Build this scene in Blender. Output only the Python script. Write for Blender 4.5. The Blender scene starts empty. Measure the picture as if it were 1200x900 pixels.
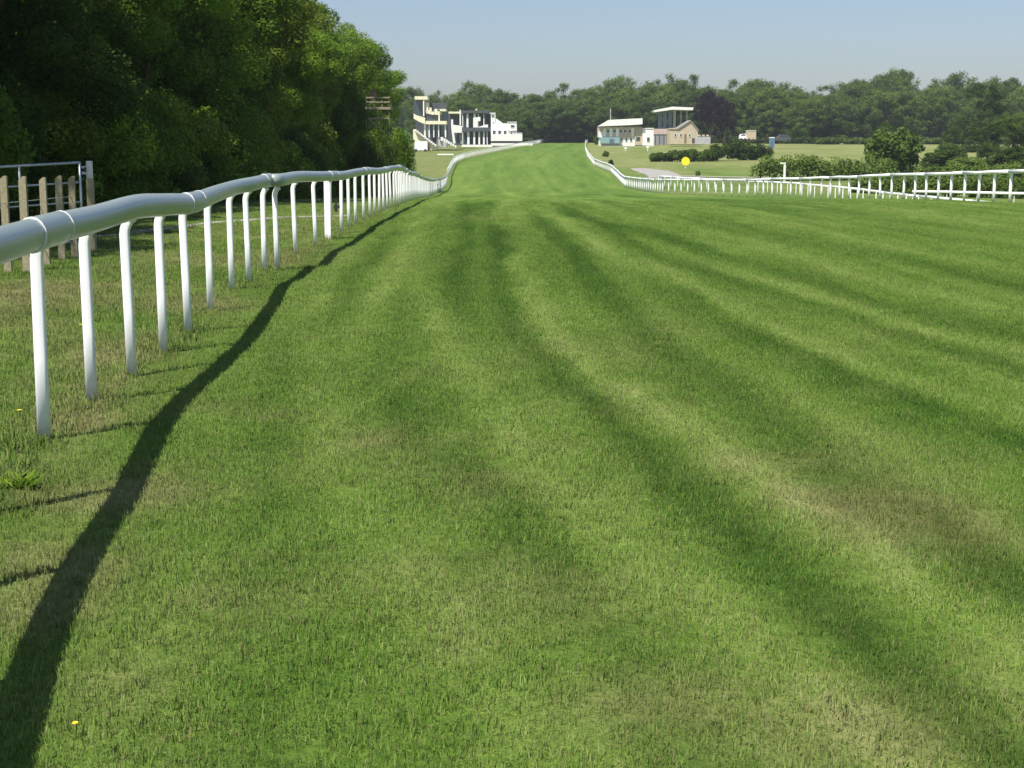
import bpy, math, random
import numpy as np
from mathutils import Vector
random.seed(7); RNG = np.random.default_rng(7)
S = bpy.context.scene
COL = S.collection
# ------------------------------------------------------------------ camera
F = 1700.0; W, H = 1200, 900; HOR = 180.0; CZ = 1.7
TH = math.atan((H/2-HOR)/F); ct, st_ = math.cos(TH), math.sin(TH)
cam = bpy.data.cameras.new('camera'); camo = bpy.data.objects.new('camera', cam); COL.objects.link(camo)
cam.sensor_width = 36.0; cam.lens = 36.0*F/W; cam.clip_start = 0.1; cam.clip_end = 12000
camo.location = (0, 0, CZ); camo.rotation_euler = (math.pi/2-TH, 0, 0)
S.camera = camo
# ------------------------------------------------------------------ sky, sun, exposure
HAZE = 0.00017
SUN_AZ = math.radians(52)      # shadows fall towards +X turned this far to +Y
SUN_EL = math.radians(57.5)
world = bpy.data.worlds.new("World"); S.world = world; world.use_nodes = True
nt = world.node_tree; bg = nt.nodes['Background']
sky = nt.nodes.new('ShaderNodeTexSky'); sky.sky_type = 'NISHITA'; sky.sun_disc = False
sky.sun_elevation = SUN_EL
sdx, sdy = -math.cos(SUN_AZ), -math.sin(SUN_AZ)       # towards the sun
sky.sun_rotation = math.atan2(sdx, sdy)
sky.air_density = 1.15; sky.dust_density = 1.3; sky.ozone_density = 2.0; sky.altitude = 100
tint = nt.nodes.new('ShaderNodeMix'); tint.data_type = 'RGBA'; tint.blend_type = 'MULTIPLY'; tint.inputs[0].default_value = 1.0
nt.links.new(sky.outputs[0], tint.inputs[6]); tint.inputs[7].default_value = (.85, .875, 1.02, 1)      # pale lavender summer haze
nt.links.new(tint.outputs[2], bg.inputs[0]); bg.inputs[1].default_value = 0.086
sl = bpy.data.lights.new('sun', 'SUN'); sl.energy = 5.0; sl.angle = math.radians(0.5); sl.color = (1.0, 0.95, 0.87)
so = bpy.data.objects.new('sun', sl); COL.objects.link(so)
sv = Vector((sdx*math.cos(SUN_EL), sdy*math.cos(SUN_EL), math.sin(SUN_EL)))
so.rotation_euler = sv.to_track_quat('Z', 'Y').to_euler(); so.location = (-40, -30, 60)
S.view_settings.view_transform = 'Standard'; S.view_settings.look = 'None'
S.view_settings.exposure = 0.52; S.view_settings.gamma = 1.0
try:
    S.cycles.max_bounces = 6; S.cycles.diffuse_bounces = 3; S.cycles.transparent_max_bounces = 8
    S.cycles.volume_bounces = 0
except Exception: pass

# ------------------------------------------------------------------ noise and terrain
def _h(i, j, s):
    n = (i*374761393 + j*668265263 + s*974711) & 0x7fffffff
    n = ((n ^ (n >> 13))*1274126177) & 0x7fffffff
    return ((n ^ (n >> 16)) & 0xffff)/65535.0
def vn(x, y, s=0):
    x = np.asarray(x, float); y = np.asarray(y, float)
    i = np.floor(x).astype(np.int64); j = np.floor(y).astype(np.int64)
    u = x-i; v = y-j; u = u*u*(3-2*u); v = v*v*(3-2*v)
    return (_h(i,j,s)*(1-u)+_h(i+1,j,s)*u)*(1-v) + (_h(i,j+1,s)*(1-u)+_h(i+1,j+1,s)*u)*v
def fn(x, y, s=0):                     # two octaves, -1..1
    return (vn(x,y,s)*.65 + vn(x*2.13,y*2.13,s+5)*.35)*2-1
def ss(a, b, x):
    t = np.clip((np.asarray(x, float)-a)/(b-a), 0, 1); return t*t*(3-2*t)
_py = [-200,0,40,50,60,76,92,112,130,150,172,185,200,250,300,400,500,540,600,660,720,900,2000,8000]
_pz = [0,0,0,-.1,-.28,-.62,-1.06,-1.55,-1.85,-2.1,-2.2,-2.1,-1.75,-.75,.3,2.5,4.8,5.6,6.3,8,15,22,24,24]
_gy = np.arange(-200, 8001, 1.0); _gz = np.interp(_gy, _py, _pz)
_k = np.hanning(23); _k /= _k.sum()
_gz2 = np.convolve(np.pad(_gz, 11, mode='edge'), _k, 'valid'); _gz = _gz2
def zt(x, y):
    x = np.asarray(x, float); y = np.asarray(y, float)
    z = np.interp(y, _gy, _gz)
    edge = np.interp(y, [-50,60,76,95,112,130,170,220], [20.9,20.9,20.9,19.9,17.6,14.5,14.4,16.5])
    low = ss(edge, edge+5.0, x)*(1-ss(150, 200, y))*ss(20, 45, y)
    z = z*(1-low) + np.minimum(z, -2.25)*low
    m = (1-ss(60, 120, y))
    z = z + m*(fn(x*.9, y*.6, 3)*.018 + fn(x*3, y*3, 9)*.008)
    return z
def zf(x, y): return float(zt(x, y))
def ray(px, py):
    u = (px-W/2)/F; v = (H/2-py)/F
    return u, ct+v*st_, -st_+v*ct
def U(px, py, Y):
    a, b, c = ray(px, py); t = Y/b; return a*t, CZ+c*t
def G(px, py):
    a, b, c = ray(px, py)
    Y = np.concatenate([np.arange(2, 60, .02), np.arange(60, 900, .25)])
    t = Y/b; d = (CZ+c*t) - zt(a*t, Y); k = np.argmax(d <= 0)
    return a*Y[k]/b, Y[k]

# ------------------------------------------------------------------ materials
def newmat(name):
    m = bpy.data.materials.new(name); m.use_nodes = True
    return m, m.node_tree, m.node_tree.nodes['Principled BSDF']
def plain(name, rgb, rough=.6, var=.08, scale=6, metal=0, bump=0, bscale=40, spec=.5):
    m, t, b = newmat(name); N = t.nodes; L = t.links
    b.inputs['Roughness'].default_value = rough; b.inputs['Metallic'].default_value = metal
    b.inputs['Specular IOR Level'].default_value = spec
    tc = N.new('ShaderNodeNewGeometry'); n = N.new('ShaderNodeTexNoise'); n.inputs['Scale'].default_value = scale; n.inputs['Detail'].default_value = 4
    L.new(tc.outputs['Position'], n.inputs['Vector'])
    mx = N.new('ShaderNodeMix'); mx.data_type = 'RGBA'
    mx.inputs[6].default_value = (*[c*(1-var*1.6) for c in rgb], 1); mx.inputs[7].default_value = (*[min(1, c*(1+var)) for c in rgb], 1)
    L.new(n.outputs['Fac'], mx.inputs[0]); L.new(mx.outputs[2], b.inputs['Base Color'])
    if bump:
        n2 = N.new('ShaderNodeTexNoise'); n2.inputs['Scale'].default_value = bscale; n2.inputs['Detail'].default_value = 5
        L.new(tc.outputs['Position'], n2.inputs['Vector'])
        bp = N.new('ShaderNodeBump'); bp.inputs['Strength'].default_value = bump; bp.inputs['Distance'].default_value = .01
        L.new(n2.outputs['Fac'], bp.inputs['Height']); L.new(bp.outputs[0], b.inputs['Normal'])
    return m
def ramp(N, stops):
    r = N.new('ShaderNodeValToRGB'); e = r.color_ramp.elements
    while len(e) > 1: e.remove(e[-1])
    e[0].position = stops[0][0]; e[0].color = (*stops[0][1], 1)
    for p, c in stops[1:]:
        q = e.new(p); q.color = (*c, 1)
    return r
# turf colours shared by the ground sheet and the blades: tone (worn and mown streaks), dry, bare
TONE = [(0, (.028,.070,.007)), (.25, (.050,.106,.011)), (.5, (.094,.164,.021)), (.75, (.152,.222,.038)), (1, (.220,.285,.082))]
def turf(name, blades):
    m, t, b = newmat(name); N = t.nodes; L = t.links
    def att(n, inst=blades):
        a = N.new('ShaderNodeAttribute'); a.attribute_name = n; a.attribute_type = 'INSTANCER' if inst else 'GEOMETRY'; return a.outputs['Fac']
    def math_(op, a, b_=None, v=None, cl=False):
        k = N.new('ShaderNodeMath'); k.operation = op; k.use_clamp = cl
        L.new(a, k.inputs[0])
        if b_ is not None: L.new(b_, k.inputs[1])
        if v is not None: k.inputs[1].default_value = v
        return k.outputs[0]
    tone, dry = att('tone'), att('dry')
    if blades:
        rnd = att('rnd', False)
        f1 = math_('MULTIPLY', math_('SUBTRACT', math_('POWER', rnd, v=2.2), v=.25), v=.62)
        f2 = math_('MULTIPLY', math_('SUBTRACT', att('rnd2', False), v=.5), v=.75)
    else:
        g = N.new('ShaderNodeNewGeometry')
        def nz(sc, det, sy=1.0):
            mp = N.new('ShaderNodeMapping'); mp.inputs['Scale'].default_value = (sc, sc*sy, sc); L.new(g.outputs['Position'], mp.inputs['Vector'])
            n = N.new('ShaderNodeTexNoise'); n.inputs['Scale'].default_value = 1; n.inputs['Detail'].default_value = det; n.inputs['Roughness'].default_value = .65
            L.new(mp.outputs[0], n.inputs['Vector']); return n.outputs['Fac']
        a1, a2 = nz(28, 6), nz(7, 5, .6)
        f1 = math_('ADD', math_('MULTIPLY', math_('SUBTRACT', a1, v=.5), v=.9), math_('MULTIPLY', math_('SUBTRACT', a2, v=.5), v=.5))
        f2 = math_('MULTIPLY', math_('SUBTRACT', nz(19, 6), v=.5), v=1.1)
    r = ramp(N, [(p_, tuple(c_*k_ for c_, k_ in zip(q_, (1.20, 1.28, 1.25)))) for p_, q_ in TONE] if blades else TONE); L.new(math_('ADD', tone, f1, cl=True), r.inputs[0])
    dr = ramp(N, [(0, (.105,.120,.030)), (.5, (.22,.21,.085)), (1, (.36,.31,.16))])
    L.new(math_('ADD', tone, f1, cl=True), dr.inputs[0])
    mx = N.new('ShaderNodeMix'); mx.data_type = 'RGBA'
    df = math_('ADD', dry, f2, cl=True)
    dfac = math_('MULTIPLY', df, math_('MULTIPLY', dry, v=2.0, cl=True))
    if blades: dfac = math_('ADD', dfac, math_('MULTIPLY', math_('GREATER_THAN', att('rnd2', False), v=.91), v=.75), cl=True)
    L.new(dfac, mx.inputs[0]); L.new(r.outputs[0], mx.inputs[6]); L.new(dr.outputs[0], mx.inputs[7])
    out = mx.outputs[2]
    b.inputs['Roughness'].default_value = .55 if blades else .8
    b.inputs['Specular IOR Level'].default_value = .12 if blades else .1
    if blades:
        L.new(out, b.inputs['Base Color'])
        gg = N.new('ShaderNodeNewGeometry'); vm = N.new('ShaderNodeVectorMath'); vm.operation = 'SCALE'; vm.inputs['Scale'].default_value = .45; L.new(gg.outputs['Normal'], vm.inputs[0])
        va = N.new('ShaderNodeVectorMath'); va.operation = 'ADD'; va.inputs[1].default_value = (0, 0, .75); L.new(vm.outputs[0], va.inputs[0])
        vz = N.new('ShaderNodeVectorMath'); vz.operation = 'NORMALIZE'; L.new(va.outputs[0], vz.inputs[0]); L.new(vz.outputs[0], b.inputs['Normal'])
        tr = N.new('ShaderNodeBsdfTranslucent'); L.new(out, tr.inputs['Color'])
        ms = N.new('ShaderNodeMixShader'); ms.inputs[0].default_value = .34
        L.new(b.outputs[0], ms.inputs[1]); L.new(tr.outputs[0], ms.inputs[2])
        L.new(ms.outputs[0], N['Material Output'].inputs['Surface'])
    else:
        bare = att('bare')
        br = ramp(N, [(0, (.10,.075,.045)), (1, (.30,.25,.18))]); L.new(a1, br.inputs[0])
        m2 = N.new('ShaderNodeMix'); m2.data_type = 'RGBA'; L.new(bare, m2.inputs[0]); L.new(out, m2.inputs[6]); L.new(br.outputs[0], m2.inputs[7])
        L.new(m2.outputs[2], b.inputs['Base Color'])
        bp = N.new('ShaderNodeBump'); bp.inputs['Strength'].default_value = .9; bp.inputs['Distance'].default_value = .03
        L.new(a1, bp.inputs['Height']); L.new(bp.outputs[0], b.inputs['Normal'])
    return m
def leafmat(name, dark, light, hue=(1,1,1), trans=.42):
    m, t, b = newmat(name); N = t.nodes; L = t.links
    a = N.new('ShaderNodeAttribute'); a.attribute_name = 'rnd'
    oi = N.new('ShaderNodeObjectInfo')
    ad = N.new('ShaderNodeMath'); ad.operation = 'MULTIPLY_ADD'; L.new(oi.outputs['Random'], ad.inputs[0]); ad.inputs[1].default_value = .45; L.new(a.outputs['Fac'], ad.inputs[2])
    sb = N.new('ShaderNodeMath'); sb.operation = 'SUBTRACT'; sb.use_clamp = True; L.new(ad.outputs[0], sb.inputs[0]); sb.inputs[1].default_value = .22
    r = ramp(N, [(0, dark), (.55, tuple((p+q)/2*.85 for p, q in zip(dark, light))), (1, light)]); L.new(sb.outputs[0], r.inputs[0])
    L.new(r.outputs[0], b.inputs['Base Color']); b.inputs['Roughness'].default_value = .6; b.inputs['Specular IOR Level'].default_value = .12
    tr = N.new('ShaderNodeBsdfTranslucent'); L.new(r.outputs[0], tr.inputs['Color'])
    ms = N.new('ShaderNodeMixShader'); ms.inputs[0].default_value = trans
    L.new(b.outputs[0], ms.inputs[1]); L.new(tr.outputs[0], ms.inputs[2]); L.new(ms.outputs[0], N['Material Output'].inputs['Surface'])
    return m
M = dict(
 turf=turf('turf', False), blades=turf('grass_blades', True),
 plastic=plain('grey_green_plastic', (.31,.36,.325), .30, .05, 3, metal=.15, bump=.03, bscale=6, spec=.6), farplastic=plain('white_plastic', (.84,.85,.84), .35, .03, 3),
 post=plain('white_post_plastic', (.90,.90,.90), .38, .03, 4),
 seam=plain('seam', (.88,.88,.86), .4, .02), soil=plain('path_stone', (.33,.31,.27), .9, .25, 2, bump=.5),
 steel=plain('galvanised_steel', (.50,.53,.55), .42, .12, 9, metal=.55), wood=plain('weathered_wood', (.31,.27,.17), .85, .3, 22, bump=.5, bscale=60),
 black=plain('black', (.03,.03,.03), .5), cream=plain('cream_render', (.74,.70,.50), .7, .08, .6), white=plain('white_render', (.80,.79,.74), .65, .06, .8),
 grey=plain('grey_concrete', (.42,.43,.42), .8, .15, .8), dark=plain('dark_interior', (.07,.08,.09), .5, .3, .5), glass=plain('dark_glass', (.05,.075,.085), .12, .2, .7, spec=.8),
 blueglass=plain('blue_glass', (.09,.15,.19), .15, .2, .7, spec=.8), brick=plain('tan_brick', (.50,.42,.29), .85, .18, 1.5), pink=plain('pink_brick', (.55,.42,.36), .85, .2, 1.2),
 teal=plain('teal_awning', (.22,.36,.34), .6, .2, 1), roofdark=plain('dark_roof', (.07,.08,.085), .7, .2, 1), slate=plain('slate', (.30,.27,.26), .8, .2, 2),
 yellow=plain('yellow_sign', (.85,.72,.03), .5, .03), blue=plain('blue_panel', (.12,.24,.42), .4, .08), green=plain('green_panel', (.10,.30,.18), .6, .1),
 bark=plain('bark', (.10,.085,.06), .9, .3, 12, bump=.8, bscale=20), tan=plain('tan_panel', (.50,.40,.27), .7, .1),
 leaf=leafmat('leaf', (.040,.092,.008), (.23,.36,.034)), leafy=leafmat('leaf_yellowish', (.070,.115,.010), (.31,.38,.045)),
 leaff=leafmat('leaf_far', (.055,.105,.018), (.175,.26,.045)), leafp=leafmat('leaf_purple', (.012,.007,.012), (.040,.022,.034)),
 leafd=leafmat('leaf_dark', (.022,.052,.007), (.115,.185,.024)), rust=plain('rust_brown', (.24,.14,.08), .8, .2),
 flower=plain('dandelion_yellow', (.85,.65,.02), .6), wflower=plain('cream_blossom', (.75,.72,.55), .7), skin=plain('bright_white', (.85,.85,.83), .4))  # skin: even bright white of the van, white car and barrier

def grime(m):            # dirt splashed up the lowest few centimetres of a post, faint green film above
    t = m.node_tree; N = t.nodes; L = t.links; b = N['Principled BSDF']; src = b.inputs['Base Color'].links[0].from_socket
    tc = N.new('ShaderNodeTexCoord'); sp = N.new('ShaderNodeSeparateXYZ'); L.new(tc.outputs['Object'], sp.inputs[0])
    n = N.new('ShaderNodeTexNoise'); n.inputs['Scale'].default_value = 30; n.inputs['Detail'].default_value = 5; L.new(tc.outputs['Object'], n.inputs['Vector'])
    mr = N.new('ShaderNodeMapRange'); mr.inputs['From Min'].default_value = .02; mr.inputs['From Max'].default_value = .13; mr.inputs['To Min'].default_value = 1; mr.inputs['To Max'].default_value = 0; L.new(sp.outputs['Z'], mr.inputs['Value'])
    mu = N.new('ShaderNodeMath'); mu.operation = 'MULTIPLY'; mu.use_clamp = True; L.new(mr.outputs[0], mu.inputs[0]); L.new(n.outputs['Fac'], mu.inputs[1])
    mx = N.new('ShaderNodeMix'); mx.data_type = 'RGBA'; L.new(mu.outputs[0], mx.inputs[0]); L.new(src, mx.inputs[6]); mx.inputs[7].default_value = (.20,.17,.09,1); L.new(mx.outputs[2], b.inputs['Base Color'])
grime(M['post'])
# ------------------------------------------------------------------ helpers
def meta(o, label=None, cat=None, group=None, kind=None):
    for k, v in (('label', label), ('category', cat), ('group', group), ('kind', kind)):
        if v: o[k] = v
    return o
def thing(name, label, cat, loc=(0,0,0), group=None, rz=0):
    o = bpy.data.objects.new(name, None); COL.objects.link(o); o.location = loc; o.rotation_euler = (0,0,rz)
    o.empty_display_size = .3
    return meta(o, label, cat, group)
def link(name, me, mat=None, parent=None, loc=(0,0,0)):
    o = bpy.data.objects.new(name, me); COL.objects.link(o); o.location = loc
    if mat is not None and not me.materials: me.materials.append(mat)
    if parent is not None: o.parent = parent
    return o
def mesh(name, v, f, smooth=False):
    me = bpy.data.meshes.new(name); me.from_pydata([tuple(p) for p in v], [], f); me.update()
    if smooth: me.polygons.foreach_set('use_smooth', [True]*len(me.polygons))
    return me
class MB:
    def __init__(s): s.v = []; s.f = []
    def prism(s, poly, y0, y1):          # poly in x,z extruded along y
        n = len(poly); b = len(s.v)
        s.v += [(x, y0, z) for x, z in poly] + [(x, y1, z) for x, z in poly]
        s.f += [tuple(b+i for i in range(n)), tuple(b+n+i for i in reversed(range(n)))]
        s.f += [(b+(i+1) % n, b+i, b+n+i, b+n+(i+1) % n) for i in range(n)]
        return s
    def prismx(s, poly, x0, x1):         # poly in y,z extruded along x
        n = len(poly); b = len(s.v)
        s.v += [(x0, y, z) for y, z in poly] + [(x1, y, z) for y, z in poly]
        s.f += [tuple(b+i for i in range(n)), tuple(b+n+i for i in reversed(range(n)))]
        s.f += [(b+(i+1) % n, b+i, b+n+i, b+n+(i+1) % n) for i in range(n)]
        return s
    def box(s, x0, x1, y0, y1, z0, z1): return s.prism([(x0,z0),(x1,z0),(x1,z1),(x0,z1)], y0, y1)
    def sweep(s, pts, prof, up=(0,0,1), caps=True):   # prof: (across, up) offsets or function of i
        pts = [Vector(p) for p in pts]; n = None; b = len(s.v)
        for i, p in enumerate(pts):
            d = (pts[min(i+1, len(pts)-1)]-pts[max(i-1, 0)]).normalized()
            u = Vector(up)
            if abs(d.dot(u)) > .95: u = Vector((0,1,0))
            r = d.cross(u).normalized(); q = r.cross(d).normalized()
            pr = prof(i) if callable(prof) else prof
            n = len(pr); s.v += [tuple(p + r*a + q*c) for a, c in pr]
        for i in range(len(pts)-1):
            for k in range(n):
                s.f.append((b+i*n+k, b+i*n+(k+1) % n, b+(i+1)*n+(k+1) % n, b+(i+1)*n+k))
        if caps: s.f += [tuple(b+k for k in reversed(range(n))), tuple(b+(len(pts)-1)*n+k for k in range(n))]
        return s
    def tube(s, pts, rad, n=8, caps=True):
        rr = rad if isinstance(rad, (list, tuple)) else [rad]*len(pts)
        return s.sweep(pts, lambda i: [(rr[i]*math.cos(2*math.pi*k/n), rr[i]*math.sin(2*math.pi*k/n)) for k in range(n)], caps=caps)
    def me(s, name, smooth=False): return mesh(name, s.v, s.f, smooth)
    def build(s, name, mat, parent=None, smooth=False):
        if parent is not None:
            l = parent.location; s.v = [(x-l.x, y-l.y, z-l.z) for x, y, z in s.v]
        return link(name, s.me(name, smooth), mat, parent)
def ell(a, b, n): return [(a*math.cos(2*math.pi*k/n), b*math.sin(2*math.pi*k/n)) for k in range(n)]
def rrect(a, b, r):
    o = []
    for cx, cy, t0 in ((a-r,b-r,0),(-a+r,b-r,90),(-a+r,-b+r,180),(a-r,-b+r,270)):
        for t in (0, 45, 90): o.append((cx+r*math.cos(math.radians(t0+t)), cy+r*math.sin(math.radians(t0+t))))
    return o
ORD = ['first','second','third','fourth','fifth','sixth','seventh','eighth','ninth','tenth','eleventh','twelfth','thirteenth','fourteenth','fifteenth','sixteenth','seventeenth','eighteenth','nineteenth','twentieth',
 'twenty-first','twenty-second','twenty-third','twenty-fourth','twenty-fifth','twenty-sixth','twenty-seventh','twenty-eighth','twenty-ninth','thirtieth','thirty-first','thirty-second','thirty-third','thirty-fourth','thirty-fifth','thirty-sixth','thirty-seventh','thirty-eighth','thirty-ninth','fortieth']

for t_, e_ in (('forty','fiftieth'),('fifty','sixtieth'),('sixty','seventieth')): ORD += [t_+'-'+q for q in ORD[:9]] + [e_]
# ------------------------------------------------------------------ rail paths (ground points)
LEFT = [(-.9,.6),(-1.55,2.4)] # extended below once the measured posts are known
post_px = [(52,517),(108,473),(155,441),(192,414),(221,391),(247,365),(272,340),(292,331),(310,318),(325,316)]
P0 = [G(*p) for p in post_px]
near = [(-1.86,2.6),(-2.13,3.9),(-2.36,5.2),(-2.54,6.7)] + P0
rest = [(-3.66,24.6),(-3.64,27),(-3.68,29.4),(-3.70,31.6),(-3.78,33.8),(-3.82,35.6),(-3.82,37.6),(-3.85,39.6),(-3.9,41.5)]
Lx = [p[0] for p in near+rest] + [-3.97,-4.1,-4.4,-5.2,-6.05,-6.9,-7.3,-7.9,-8.5,-9.0]
Ly = [p[1] for p in near+rest] + [46,52,60,80,105,132,152,175,192,205]
def xl(y): return np.interp(y, Ly, Lx)
HILL_L = [(-9.1,207),(-9.9,235),(-10.7,270),(-10.8,288),(-10.2,310),(-8.5,335),(-2.6,400),(2.6,455),(8.5,508),(13,560)]
HILL_R = [(13.1,168),(14.0,190),(15.2,225),(14.7,262),(17,330),(20.5,410),(25.0,500),(29,560)]
RIGHT = [(20.6,48),(20.6,60),(20.5,76),(19.6,92),(16.9,112),(13.6,132),(13.1,168)]
def xr(y): return np.interp(y, [p[1] for p in RIGHT+HILL_R[1:]], [p[0] for p in RIGHT+HILL_R[1:]])
def xlh(y): return np.interp(y, Ly+[p[1] for p in HILL_L], Lx+[p[0] for p in HILL_L])

# ------------------------------------------------------------------ streak field
def line(pts): 
    g = sorted([G(*p) for p in pts], key=lambda q: q[1]); return [q[1] for q in g], [q[0] for q in g]
STREAKS = [  # pixels, amplitude (+ light), width m near, width m far
 ([(580,270),(588,310),(600,370),(632,420),(665,450),(710,485),(760,540),(815,595),(870,640),(940,700),(1010,760),(1090,830),(1170,890)], -.42, .20, .30),
 ([(600,300),(625,360),(652,400),(720,450),(800,503),(880,562),(980,628),(1090,710),(1190,790)], .34, .17, .25),
 ([(630,250),(660,290),(700,335),(765,392),(840,450),(910,500),(990,555),(1060,595),(1150,650),(1230,700)], -.30, .28, .45),
 ([(880,425),(1000,505),(1150,560)], .10, .3, .3),
 ([(725,300),(820,355),(920,410),(1000,445),(1080,475),(1200,524)], -.34, .24, .35),
 ([(640,250),(710,293),(810,340),(880,375),(980,420),(1050,440),(1200,487)], .26, .24, .40),
 ([(670,250),(765,295),(860,330),(1000,370),(1080,400),(1200,437)], -.28, .22, .4),
 ([(740,275),(810,308),(950,345),(1080,385),(1200,412)], .22, .2, .4),
 ([(725,265),(800,285),(900,315),(1025,355),(1200,397)], -.24, .3, .5),
 ([(800,262),(900,290),(1040,330),(1200,368)], .20, .4, .5),
 ([(830,255),(930,280),(1060,310),(1200,338)], -.16, .4, .5),
 ([(546,236),(545,265),(541,300),(538,330)], -.26, .22, .35),
 ([(575,236),(572,250),(576,275)], -.20, .25, .4),
 ([(500,330),(515,380),(545,430),(575,480),(610,530),(670,590),(740,650),(830,720),(940,800),(1040,880)], .24, .17, .35),
 ([(540,360),(560,410),(600,470),(650,540)], -.12, .12, .2),
 ([(385,330),(372,400),(372,470),(390,550),(430,620),(480,680),(530,740),(600,820),(660,890)], .17, .14, .3),
 ([(330,380),(310,470),(300,550),(290,640),(290,760),(300,890)], -.16, .22, .3),
 ([(440,430),(480,520),(560,560),(600,620),(650,690),(720,760),(800,860)], -.22, .18, .25),
 ([(470,250),(430,300),(400,350)], -.14, .3, .3),
 ([(500,250),(470,300),(450,350)], .12, .3, .3),
 ([(640,236),(700,262),(780,300)], -.12, .25, .4),
]
STREAKS = [(line(p), a, w0, w1) for p, a, w0, w1 in STREAKS]
DRYSPOT = [(440,520,.22,.30),(530,760,.16,.30),(560,560,.2,.22),(700,830,.22,.35),(1000,860,.25,.35),(905,540,.5,.30),(1060,600,.4,.42),(700,410,.8,.3),(640,700,.2,.25),
 (120,590,.3,.5),(60,660,.3,.6),(40,720,.2,.5),(90,497,.25,.7),(135,420,.35,.6),(230,360,.5,.6),(20,345,.8,.8),(150,580,.3,.3),(250,700,.12,.35),(310,490,.15,.25),(550,255,1.2,.3),(335,300,1.5,.4),(560,214,2.2,.22),(598,213,2.2,.18),(1130,655,.35,.35),(985,590,.3,.3),(840,470,.5,.2),(780,820,.2,.25),(480,660,.15,.2),(360,760,.15,.15),(150,800,.2,.25),(620,520,.25,.2),(1010,700,.2,.2)]
DRYSPOT = [(*G(a, b), r, s) for a, b, r, s in DRYSPOT]
def fields(x, y):
    wob = fn(x*.8, y*.35, 21)*.10*np.clip(y/12, .6, 2) + fn(x*2.6, y*1.6, 22)*.05
    tone = np.full_like(x, .50)
    intrack = ss(-.1, .5, x-xlh(y))*(1-ss(-.5, .3, x-xr(y)))
    near = 1-ss(45, 75, y)
    for (ys, xs), a, w0, w1 in STREAKS:
        y0, y1 = ys[0], ys[-1]
        sl = (xs[1]-xs[0])/max(.01, ys[1]-ys[0])
        xc = np.interp(y, ys, xs) + np.where(y < y0, (y-y0)*sl, 0)
        w = .66*(w0+(w1-w0)*np.clip(y/25, 0, 1))
        fade = (1-ss(y1*.85, y1*1.15, y))*ss(y0*.6 if y0 > 7 else -9, y0*1.02 if y0 > 7 else -8, y)
        tone = tone + a*1.05*np.exp(-((x+wob-xc)/w)**2)*fade*intrack
    yd, xd = STREAKS[0][0]; sx_ = x - np.interp(y, yd, xd) - np.where(y > yd[-1], (y-yd[-1])*-.03, 0) + wob*.6
    tone += intrack*(1-ss(45, 90, y))*( .17*fn(sx_/.30, y/9+x*.3, 81)*(.6+.4*np.clip(y/14, 0, 1)) + .12*fn(sx_/.14, y/5, 82) )
    tone += intrack*( .07*fn((x+.02*y)/.30, y/4.5, 31) + .07*fn((x-.03*y)/.16, y/2.2, 37) + .06*fn(x/.14, y/.5, 32)+.06*fn(x/.08, y/.11, 34)*near)
    tone += intrack*ss(20, 60, y)*(1-.62*ss(110, 190, y))*( .24*fn((x-.04*y)/1.5+.5*fn(x/5,y/30,38), y/22, 35) + .18*fn(x/.8, y/30, 36) + .07*fn(x/5, y/4, 37))
    tone += (1-intrack)*(.14*fn(x/.5, y/.6, 41)+.10*fn(x/.16, y/.2, 42)-.03)
    tone += .03*ss(60, 200, y)*intrack
    dry = .09 + .15*fn(x/.5, y/1.1, 51) + .10*fn(x/.17, y/.3, 52)
    # faint yellowish wear on the light streaks close by
    dry += intrack*(1-ss(8, 22, y))*.16*ss(-.5, .6, fn(x/.7, y/.8, 53))
    out = (1-intrack)
    left = (x < 0)
    dry += out*np.where(left, .20+.28*fn(x/.7, y/.9, 54)+ .2*fn(x/2.5, y/3.5, 55), .25+.25*fn(x/8, y/14, 56))
    dry += out*left*ss(120, 230, y)*.25
    dry += out*(~left)*ss(150, 300, y)*.20; tone += out*(~left)*(ss(200, 320, y)*.12 + ss(60,120,y)*(.16*fn(x/6, y/7, 58)+.12*fn(x/1.6, y/3, 59)))
    for sx, sy, r, s in DRYSPOT:
        dry += s*.78*np.exp(-((x-sx)**2+((y-sy)*.8)**2)/(r*r*1.6))
    bare = np.zeros_like(x)
    # bare foot of the rail posts and the soil under the wood
    bare += np.exp(-((x-xl(y))/.09)**2)*.45*ss(0, .5, fn(x/.3, y/.25, 61))*(1-ss(60, 90, y))
    bare += ss(-11.5, -14.5, x)*ss(.0,1,(y<190)*1.0)*.8*(x > -60)
    u_ = (x-xlh(y))/np.maximum(1, xr(y)-xlh(y))
    tone += intrack*ss(75, 130, y)*(.15*fn(u_*11+.6*fn(y/60, x*0, 91), y/90, 92) + .10*fn(u_*26, y/60, 93))
    hill = ss(560, 610, y); dry *= 1-.8*hill; tone = tone*(1-hill)+.30*hill
    return np.clip(tone, 0, 1), np.clip(dry, 0, 1), np.clip(bare, 0, 1)
def geo_steps(a, b, step, k):
    o = [a]
    while o[-1] < b: o.append(o[-1]+max(step, k*abs(o[-1])))
    return o
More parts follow.
